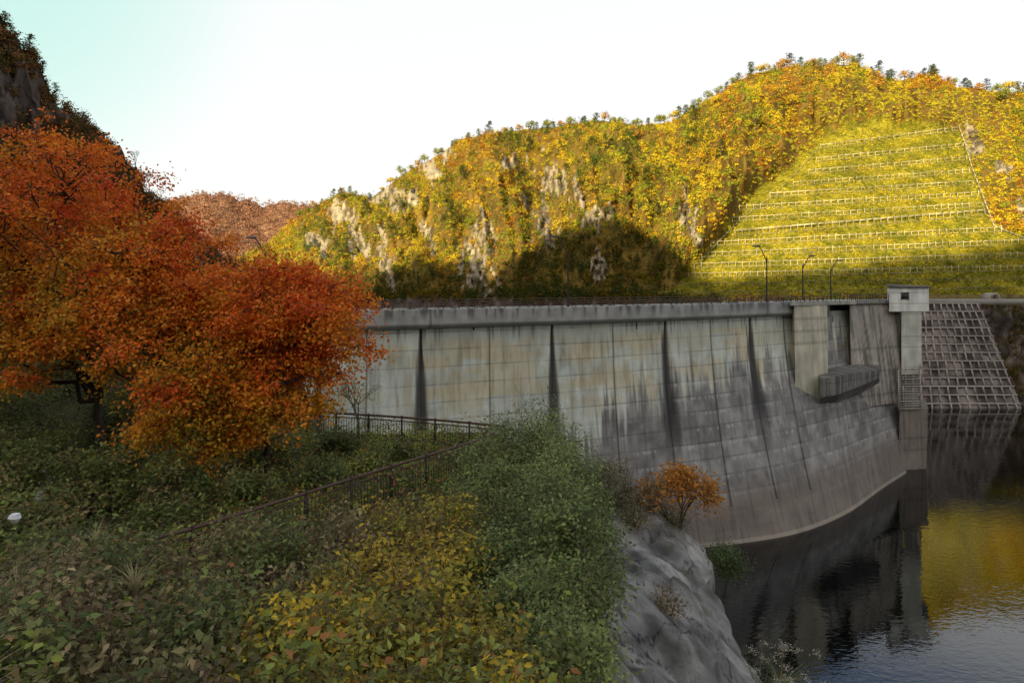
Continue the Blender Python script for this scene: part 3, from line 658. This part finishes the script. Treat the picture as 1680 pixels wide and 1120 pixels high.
maple((-14.8,28,g(-14.8,28)),[(-13.8,28,-2.7,3.7,3.2,2.7),(-12.4,26.6,-5.4,2.6,1.8,1.9),(-16,28,-1.3,2.8,2.5,2.2)],145,350,'maple with layered orange and yellow-green foliage over the bank',1.6,.17)
maple((-10.6,28,g(-10.6,28)),[(-9.1,28,-1.7,3.1,2.8,2.6),(-10.8,28.5,-.6,2.5,2.6,2.0),(-9.9,27.4,-4.2,2.6,2,1.8)],150,350,'red maple with rounded layered crown beside the fence',.75,.17)
bare_tree((X(595,35),34,-8.6),3.8,'sparse grey-green young tree beside the metal fence',(.09,.07,.05),((.24,.28,.11),6,.06,.11),'young_tree')
bare_tree((6.5,24.9,g(6.5,24.9)-.2),4.0,'small spreading orange-leaved tree on the rock edge',(.10,.07,.05),((.50,.22,.035),6,.05,.16),'small_tree',.22,.62,4,(.1,0),.010)
# ------------------------------------------------ shrubs
def shrub(name,x,y,r,h,cols,leaf,n,label,cat='shrub',group=None,zo=None,squash=1,cl=1.0,out=1.1):
    z0=g(x,y) if zo is None else zo
    e=empty(name,(x,y,z0));nc=max(12,int(26*r*r*cl));segs=[];Pp=[];Nn=[];Cc=[]
    cols=np.array(cols)
    for k in range(nc):
        d=unit(rng.normal(size=3));d[2]=abs(d[2]);q=d*np.array([r,r*squash,h*.85])*rng.uniform(.5,out)+[0,0,h*.12]
        segs+=limb((rng.normal()*.1,rng.normal()*.1,-.1),q,.018,.005,4,.5)
        m=n//nc;rr=.13+.14*r
        top_=q/np.linalg.norm(q)
        pp=q+rng.normal(size=(m,3))*[rr,rr,rr*.6]-top_*rng.random((m,1))*.35*r;Pp.append(pp);Nn.append(rng.normal(size=(m,3))*.6+[0,-.2,.9]+d*.5)
        v=rng.random();ic=rng.integers(len(cols));cc=lerp(cols[ic],cols[rng.integers(len(cols))],rng.random((m,1))*.7)
        Cc.append(cc*rng.uniform(.55,1.3,(m,1))*(.6+.7*v))
        for _ in range(3): segs.append((tuple(q),tuple(q+rng.normal(size=3)*rr*1.3+[0,0,.08]),.006,.003))
    V,Fc=tubes(segs,4);mk('stems',V,Fc,(.12,.08,.055),M_bark,parent=e)
    Pp=np.concatenate(Pp);V,Fc,C=leaf_geo(Pp,np.concatenate(Nn),rng.uniform(.6,1.35,len(Pp))*leaf,np.concatenate(Cc),LF)
    mk('leaves',V,Fc,C,M_leaf,parent=e);top(e,label,cat,group);return e
YC=[(.66,.46,.035),(.32,.28,.04),(.76,.50,.04),(.17,.19,.04),(.26,.17,.05),(.20,.23,.05)]
GC=[(.20,.26,.08),(.26,.32,.10),(.13,.17,.05),(.30,.34,.11)]
DC=[(.16,.21,.055),(.22,.26,.07),(.10,.14,.045),(.27,.19,.08)]
BCc=[(.32,.23,.11),(.18,.20,.065),(.38,.29,.15),(.20,.14,.07)]
for x,y,r,h,n in [(.5,25.8,1.8,4.2,10500),(1.7,23.6,1.6,3.7,10000),(-.9,24.4,1.4,3.0,6500),(1.4,20.8,1.7,3.5,10500),(-.8,21.5,1.5,2.8,6500),(1.4,17.8,1.45,3.0,9500),(-.1,18.8,1.3,2.7,6000),(1.3,15.0,1.25,2.6,8500),(-.3,15.6,1.0,2.0,4500),(1.05,12.4,1.0,2.1,7000),(0,12.8,.8,1.5,3500),(.95,10.0,.8,1.6,5000),(3.2,25.3,1.2,2.0,4500)]:
    shrub('green_shrub',x,y,r,h,GC,.12 if y>13 else .09,n,'dense grey-green leafy shrub on the bank above the rock','shrub','green shrubs along the rock edge',out=1.05)
ypos=[(-1.9,17.3,1.2,2.1),(-3.3,18.6,1.2,1.8),(-1.7,14.3,1.1,1.9),(-3.2,15.2,1.0,1.5),(-1.0,12.0,.9,1.5),(-2.3,12.2,1.0,1.8),(-3.6,12.6,1.0,1.4),(-.6,9.4,.8,1.3),(-1.6,9.7,.8,1.5),(-2.7,9.9,.9,1.2),(-.4,7.5,.7,1.0),(-1.25,7.7,.7,1.15),(-2.2,7.8,.75,1.0),(0,5.9,.5,.8),(-.7,6.0,.5,.85),(-1.5,6.1,.55,.75),(-2.3,6.3,.55,.7),(-1.6,20.3,1.0,1.7),(.15,8.2,.6,1.0),(-3.2,7.9,.7,.9),(-3.9,10.1,.8,1.2)]
for x,y,r,h in ypos:
    shrub('yellow_shrub',x,y,r,h,YC,.14 if y>9 else .11,int(1350*r*r)+550,'autumn shrub with golden yellow and olive leaves on the bank','shrub','yellow-leaved shrubs on the bank',cl=1.3,out=1.25)
dpos=[(-4.4,16.3,1.1,1.7),(-5.8,15.3,1.1,1.8),(-7.4,14.6,1.1,1.5),(-9,13.4,1.2,2.0),(-4.6,13.2,1.0,1.7),(-6.2,12.1,1.0,1.3),(-8,11,1.1,1.9),(-5.0,10.3,.9,1.4),(-5.8,9.2,.8,1.2),(-7,8.6,.9,1.6),(-3.9,7.8,.7,1.1),(-4.5,7.1,.7,.9),(-5.4,6.6,.7,1.2),(-3.2,6.1,.5,.7),(-4.1,5.4,.5,.7),(-7,17.3,1.0,1.5),(-5,19,1.0,1.3),(-5.6,20.6,.9,1.2),(-7.9,18.4,1.0,1.25),(-9.4,16.2,1.0,1.3),(-10.8,14.3,1.0,1.3),(-12.2,12.3,1.1,1.4),(-3.9,22.6,.8,1.0),(-10.3,11.3,1.1,1.7)]
for i,(x,y,r,h) in enumerate(dpos):
    shrub('wild_shrub',x,y,r,h,BCc if i%2==0 else DC,.145,int(1150*r*r)+350,'tangled dark green and brown shrub on the shaded bank','shrub','wild shrubs on the shaded bank',cl=1.4,out=1.3)
for x,y,r,h in [(-13,24.5,1.2,1.9),(-16,24,1.4,2.4),(-19,24.5,1.6,2.9),(-22,26,1.8,3.1),(-11.5,21.5,1.0,1.3),(-15,20,1.3,2.1),(-18,19,1.4,2.0),(-25,31,2,3.4),(-21,34,2,3.4),(-17,36,1.8,2.8),(-26,25,1.8,2.8),(-13,17.5,1.1,1.5),(-12,31,1.2,1.8),(-9,33,1.0,1.2),(-28,36,2.4,3.8),(-32,34,2.5,3.8),(-30,42,3,4.7),(-24,42,2.6,4.2),(-37,46,3,5),(-30,52,3,5),(-22,50,2.6,4.6),(-8,27,.9,1.2),(-10.3,25,1.0,1.4),(-6.5,29.5,.9,1.1),(-17.5,29,1.2,2.0),(-14,33,1.4,2.2),(-5.3,31.6,.7,.9)]:
    shrub('wild_shrub',x,y,r,h,DC+[(.18,.24,.05)],.18,int(1350*min(r*r,4)),'leafy green shrub growing beneath the maple trees','shrub','shrubs beneath the maples',out=1.25)
shrub('rock_shrub',7.9,23.8,.8,1.3,[(.10,.15,.045)],.10,1700,'dark green plant clinging to the cliff edge',zo=g(7.2,23.6)-.8)
shrub('rock_shrub',4.1,17.0,.5,.7,BCc,.07,700,'dry brown plant rooted in a crack of the rock')
shrub('rock_shrub',4.9,14.6,.35,.5,BCc,.06,400,'dry brown plant rooted in a crack of the rock')
for x,y,r,h in [(3.6,24.4,.9,1.8),(4.4,24.8,.9,1.7),(5.2,24.5,.8,1.3),(6.2,24.5,.7,1.0),(3.0,22.9,.6,1.0),(4.4,23.2,.6,.8)]:
    shrub('dry_shrub',x,y,r,h,[(.28,.22,.12),(.18,.18,.08),(.33,.24,.12),(.14,.17,.06)],.08,int(1300*r),'half-bare twiggy brown shrub on top of the rock','shrub','dry shrubs on top of the rock',cl=2.0)
for x,y,h in [(3.9,24.0,2.0),(4.9,23.8,1.6)]:
    bare_tree((x,y,g(x,y)-.1),h,'leafless dry twiggy shrub on top of the rock',(.24,.19,.15),None,'bare_shrub',.3,.5,3,(0,0),.012)
def grass_tuft(name,x,y,z,n,l,colr,label,plume=False,lean=(0,0)):
    e=empty(name,(x,y,z));V=[];Fc=[];k=0
    for i in range(n):
        a_=rng.uniform(0,6.28);d=np.array([math.cos(a_),math.sin(a_),0])*rng.uniform(.2,.9)+[lean[0],lean[1],0];p=np.array([0,0,0.]);s=np.array([-math.sin(a_),math.cos(a_),0])*.012*l
        L_=l*rng.uniform(.6,1.1)
        for j in range(5):
            t_=j/4;q=d*L_*t_*t_*.9+[0,0,L_*(t_-.45*t_*t_)];w_=s*(1-t_*.95);V+=[q-w_,q+w_]
            if j: Fc.append((k-2,k-1,k+1,k))
            k+=2
    mk('blades',V,Fc,colr,M_leaf,parent=e)
    if plume:
        segs=[];Pp=[]
        for i in range(plume):
            d=np.array([rng.normal()*.25+lean[0],rng.normal()*.25+lean[1],1.]);L_=l*rng.uniform(.9,1.3);segs+=limb((0,0,0),d*L_,.008,.004,4,.1)
            pp=d*L_+np.array([[.10,0,-.06]])*rng.random((60,1))*2+rng.normal(size=(60,3))*[.05,.05,.05];Pp.append(pp)
        V,Fc=tubes(segs,4);mk('stalks',V,Fc,(.25,.2,.1),M_leaf,parent=e)
        Pp=np.concatenate(Pp);V,Fc,C=leaf_geo(Pp,rng.normal(size=Pp.shape),rng.uniform(.02,.05,len(Pp)),np.full((len(Pp),3),.55)*[1,.9,.75],RH);mk('plumes',V,Fc,C,M_leaf,parent=e)
    top(e,label,'grass')
for x,y,z in [(6.5,17.0,-11.5),(6.9,16.4,-11.6),(7.5,17.8,-11.6)]:
    grass_tuft('pampas_grass',x,y,z,110,1.4,(.22,.24,.09),'pampas grass with pale plumes hanging from the cliff',6,(.25,0))
for x,y in [(-8.3,10.0),(-8.6,9.0),(-6.5,7.4),(-9.6,12.4),(-5.0,5.6),(-10.5,15.5),(-7.6,12.9),(-11.2,17.2)]:
    grass_tuft('wild_grass',x,y,g(x,y)+.7,60,1.3,(.46,.39,.2),'dry straw-coloured grass tuft among the shrubs')
n=130000
x=rng.uniform(-32,3,n);y=rng.uniform(3,37,n);z,rk_=G(x,y);kp=rk_<.3;x=x[kp];y=y[kp];z=z[kp];n=len(x)
nn=fbm(x/1.3,y/1.3,0,3,seed=66);hgt=rng.random(n)**1.3*(.1+1.2*sst(.35,.7,nn))
P=np.stack([x,y,z+hgt],-1)
cg=lerp(np.array([.10,.14,.03]),np.array([.34,.37,.075]),sst(.35,.65,fbm(x/2.5,y/2.5,0,3,seed=67))[:,None])*rng.uniform(.5,1.35,(n,1));br=rng.random(n)<.12;cg[br]=np.array([.45,.20,.06])
V,Fc,C=leaf_geo(P,rng.normal(size=(n,3))*.6+[0,0,.9],rng.uniform(.08,.22,n),cg,LF)
stuff(mk('ground_cover',V,Fc,C,M_leaf),'low green ground cover and fallen leaves carpeting the bank','ground cover')
def kerb(pts,w,h,name,label):
    segs=[]
    for a_,b_ in zip(pts[:-1],pts[1:]): segs.append(((a_[0],a_[1],g(*a_)+h),(b_[0],b_[1],g(*b_)+h),w,w))
    V,Fc=tubes(segs,4);top(mk(name,V,Fc,(.26,.25,.24),M_conc),label,'kerb')
kerb([(-22,29),(-20.3,27.5),(-18.5,25.5),(-17,23)],.18,.75,'garden_kerb','grey concrete kerb running beside the maple trunk')
V,Fc=tubes([((0,0,0),(0,0,.1),.05,.12),((0,0,.1),(.01,0,.17),.12,.09),((.01,0,.17),(.01,0,.2),.09,.01)],7)
o=top(mk('marker_stone',V,Fc,(.7,.7,.73),M_conc,True),'small white marker stone among the weeds','stone');o.location=(-10.1,13,-4.85)
V,Fc=tubes([((-4.25,5.0,-4.6),(-4.35,5.15,-2.9),.14,.12)],4)
top(mk('concrete_post',V,Fc,(.30,.29,.27),M_conc),'leaning grey concrete post beside the shrubs','post')
# ------------------------------------------------ light, sky
W=bpy.data.worlds.new('World');sc.world=W;W.use_nodes=True;nt=W.node_tree;bg=nt.nodes['Background'];L=nt.links
sky=nt.nodes.new('ShaderNodeTexSky');sky.sky_type='NISHITA';sky.sun_disc=False;sky.sun_elevation=el;sky.sun_rotation=math.radians(210);sky.dust_density=3
mul=nt.nodes.new('ShaderNodeVectorMath');mul.operation='SCALE';mul.inputs['Scale'].default_value=.5
tc=nt.nodes.new('ShaderNodeTexCoord');sep=nt.nodes.new('ShaderNodeSeparateXYZ');L.new(tc.outputs['Generated'],sep.inputs[0])
rp=nt.nodes.new('ShaderNodeValToRGB');cr=rp.color_ramp
cr.elements[0].position=0;cr.elements[0].color=(9.3,9.0,8.5,1);cr.elements[1].position=1;cr.elements[1].color=(4.4,4.6,4.8,1)
e_=cr.elements.new(.41);e_.color=(9.1,9.0,8.6,1);e_=cr.elements.new(.49);e_.color=(2.0,2.9,4.8,1);e_=cr.elements.new(.7);e_.color=(3.8,4.3,5.0,1)
L.new(sep.outputs['Z'],rp.inputs['Fac'])
dp=nt.nodes.new('ShaderNodeVectorMath');dp.operation='DOT_PRODUCT';dp.inputs[1].default_value=(-.64,.65,.41);L.new(tc.outputs['Generated'],dp.inputs[0])
r2=nt.nodes.new('ShaderNodeMapRange');r2.inputs['From Min'].default_value=.92;r2.inputs['From Max'].default_value=1.0;r2.interpolation_type='SMOOTHSTEP';L.new(dp.outputs['Value'],r2.inputs['Value'])
mx=nt.nodes.new('ShaderNodeMix');mx.data_type='RGBA';L.new(r2.outputs[0],mx.inputs[0]);L.new(rp.outputs[0],mx.inputs[6]);mx.inputs[7].default_value=(5.6,8.3,7.2,1)
r3=nt.nodes.new('ShaderNodeMapRange');r3.inputs['From Min'].default_value=.1;r3.inputs['From Max'].default_value=-.6;r3.inputs['To Max'].default_value=.85;r3.interpolation_type='SMOOTHSTEP';L.new(sep.outputs['Y'],r3.inputs['Value'])
m3=nt.nodes.new('ShaderNodeMix');m3.data_type='RGBA';L.new(r3.outputs[0],m3.inputs[0]);L.new(mx.outputs[2],m3.inputs[6]);m3.inputs[7].default_value=(9.4,9.0,8.3,1)
ad=nt.nodes.new('ShaderNodeVectorMath');ad.operation='ADD'
L.new(sky.outputs[0],mul.inputs[0]);L.new(mul.outputs[0],ad.inputs[0]);L.new(m3.outputs[2],ad.inputs[1]);L.new(ad.outputs[0],bg.inputs['Color'])
bg.inputs['Strength'].default_value=.1
sl=bpy.data.lights.new('sun','SUN');sl.energy=7.5;sl.angle=math.radians(.5);sl.color=(1,.85,.50);so=bpy.data.objects.new('sun',sl);col.objects.link(so)
d=Vector((sd[0]*math.cos(el),sd[1]*math.cos(el),-math.sin(el)));so.rotation_euler=d.to_track_quat('-Z','Y').to_euler()
cam=bpy.data.cameras.new('camera');co=bpy.data.objects.new('camera',cam);col.objects.link(co);co.rotation_euler=(math.radians(90),0,0)
cam.sensor_width=36;cam.lens=36*F/1680;cam.shift_y=-95/1680;cam.clip_end=12000;cam.clip_start=.1;sc.camera=co
sc.view_settings.view_transform='Standard';sc.view_settings.look='None';sc.view_settings.exposure=0
